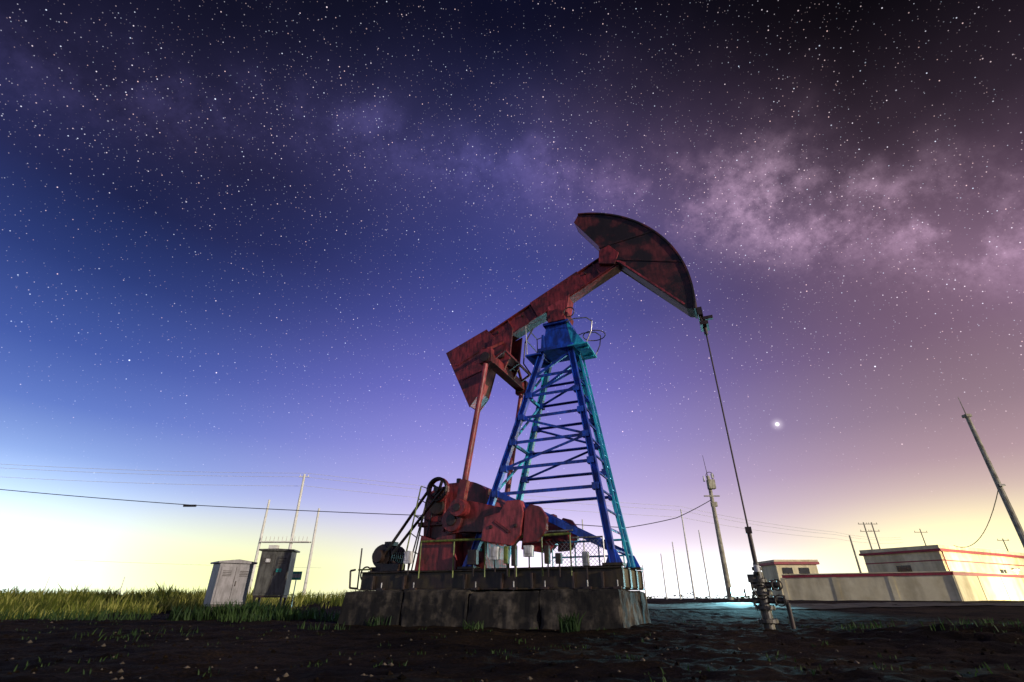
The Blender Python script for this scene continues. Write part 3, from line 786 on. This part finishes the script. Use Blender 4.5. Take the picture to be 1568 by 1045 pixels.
cl = mrange(n3.outputs["Fac"], .38, .74)
front_ = mrange(dy, 0, .3)
elf = mrange(elev, 10, 26)
corew = mth('ADD', gauss(al, .13), mth('MULTIPLY', gauss(mth('SUBTRACT', al, .24), .10), .7))
leftfade = mrange(al, -1.0, -.35, .35, 1)
mwi = mth('MULTIPLY', mth('MULTIPLY', mth('MULTIPLY', front_, elf), leftfade), mth('ADD', mth('MULTIPLY', wide, .45), mth('MULTIPLY', nar, mth('ADD', mth('MULTIPLY', cl, .8), .12))))
mwc = mixc(mrange(sa, -.1, .5), lin((96, 88, 146)), lin((140, 110, 136)))
def scalec(c, f):
    n = N("ShaderNodeVectorMath"); n.operation = 'SCALE'; L(c, n.inputs[0]); L(f, n.inputs[3]); return n.outputs[0]
col = addc(col, scalec(mwc, mth('MULTIPLY', mwi, .6)))
cr = mth('MULTIPLY', mth('MULTIPLY', corew, gauss(mth('ADD', mdw, .02), .075)), mth('ADD', mth('MULTIPLY', cl, .9), .12))
n = N("ShaderNodeVectorMath"); n.operation = 'SCALE'; n.inputs[0].default_value = lin((212, 178, 202))[:3]; L(mth('MULTIPLY', mth('MULTIPLY', cr, elf), .60), n.inputs[3]); col = addc(col, n.outputs[0])
# stars
def stars(scale, rad, lo, gain, seedoff, dens=True, pw=2.2):
    mp = N("ShaderNodeMapping"); mp.inputs["Location"].default_value = (seedoff, seedoff * .7, seedoff * 1.3); L(D, mp.inputs["Vector"])
    v = N("ShaderNodeTexVoronoi"); v.inputs["Scale"].default_value = scale; L(mp.outputs[0], v.inputs["Vector"])
    s_ = mrange(v.outputs["Distance"], rad * scale, rad * scale * .3)
    sp = N("ShaderNodeSeparateColor"); L(v.outputs["Color"], sp.inputs[0])
    br = sp.outputs[0]
    if dens: br = mth('ADD', br, mth('MULTIPLY', wide, .22))
    b_ = mth('POWER', mrange(br, lo, 1.0, it='LINEAR'), pw)
    i = mth('MULTIPLY', mth('MULTIPLY', s_, b_), gain)
    c = mixc(sp.outputs[1], (1, .45, .4, 1), (.5, .7, 1, 1))
    c = mixc(.35, c, (1, 1, 1, 1))
    return scalec(c, i)
fade = mrange(elev, 5, 24, .03, 1)
st = addc(addc(stars(135, .00110, .1, 1.3, 0, True, 3.8), stars(190, .00092, .1, .65, 3.1, True, 2.2)), stars(50, .0015, .45, 2.2, 7.7, False, 2.6))
col = addc(col, scalec(st, fade))
# bright planet
pd = vdot(D, (.4756, .8355, .2753))
pl = mth('ADD', mth('MULTIPLY', mrange(pd, math.cos(.0042), math.cos(.0015)), 1.2), mth('MULTIPLY', mth('POWER', mrange(pd, math.cos(.018), 1, it='LINEAR'), 5), .35))
n = N("ShaderNodeVectorMath"); n.operation = 'SCALE'; n.inputs[0].default_value = (1, .93, .95); L(pl, n.inputs[3]); col = addc(col, n.outputs[0])
bg = N("ShaderNodeBackground"); L(col, bg.inputs[0]); bg.inputs[1].default_value = 1
wo = N("ShaderNodeOutputWorld"); L(bg.outputs[0], wo.inputs[0])

# ------------------------------------------------------------------ camera
cd = bpy.data.cameras.new("camera"); cd.lens = 17; cd.sensor_width = 36; cd.clip_start = .05; cd.clip_end = 9000
co = bpy.data.objects.new("camera", cd); co.location = (0, 0, .5); co.rotation_euler = (math.radians(118), 0, 0)
sc.collection.objects.link(co); sc.camera = co
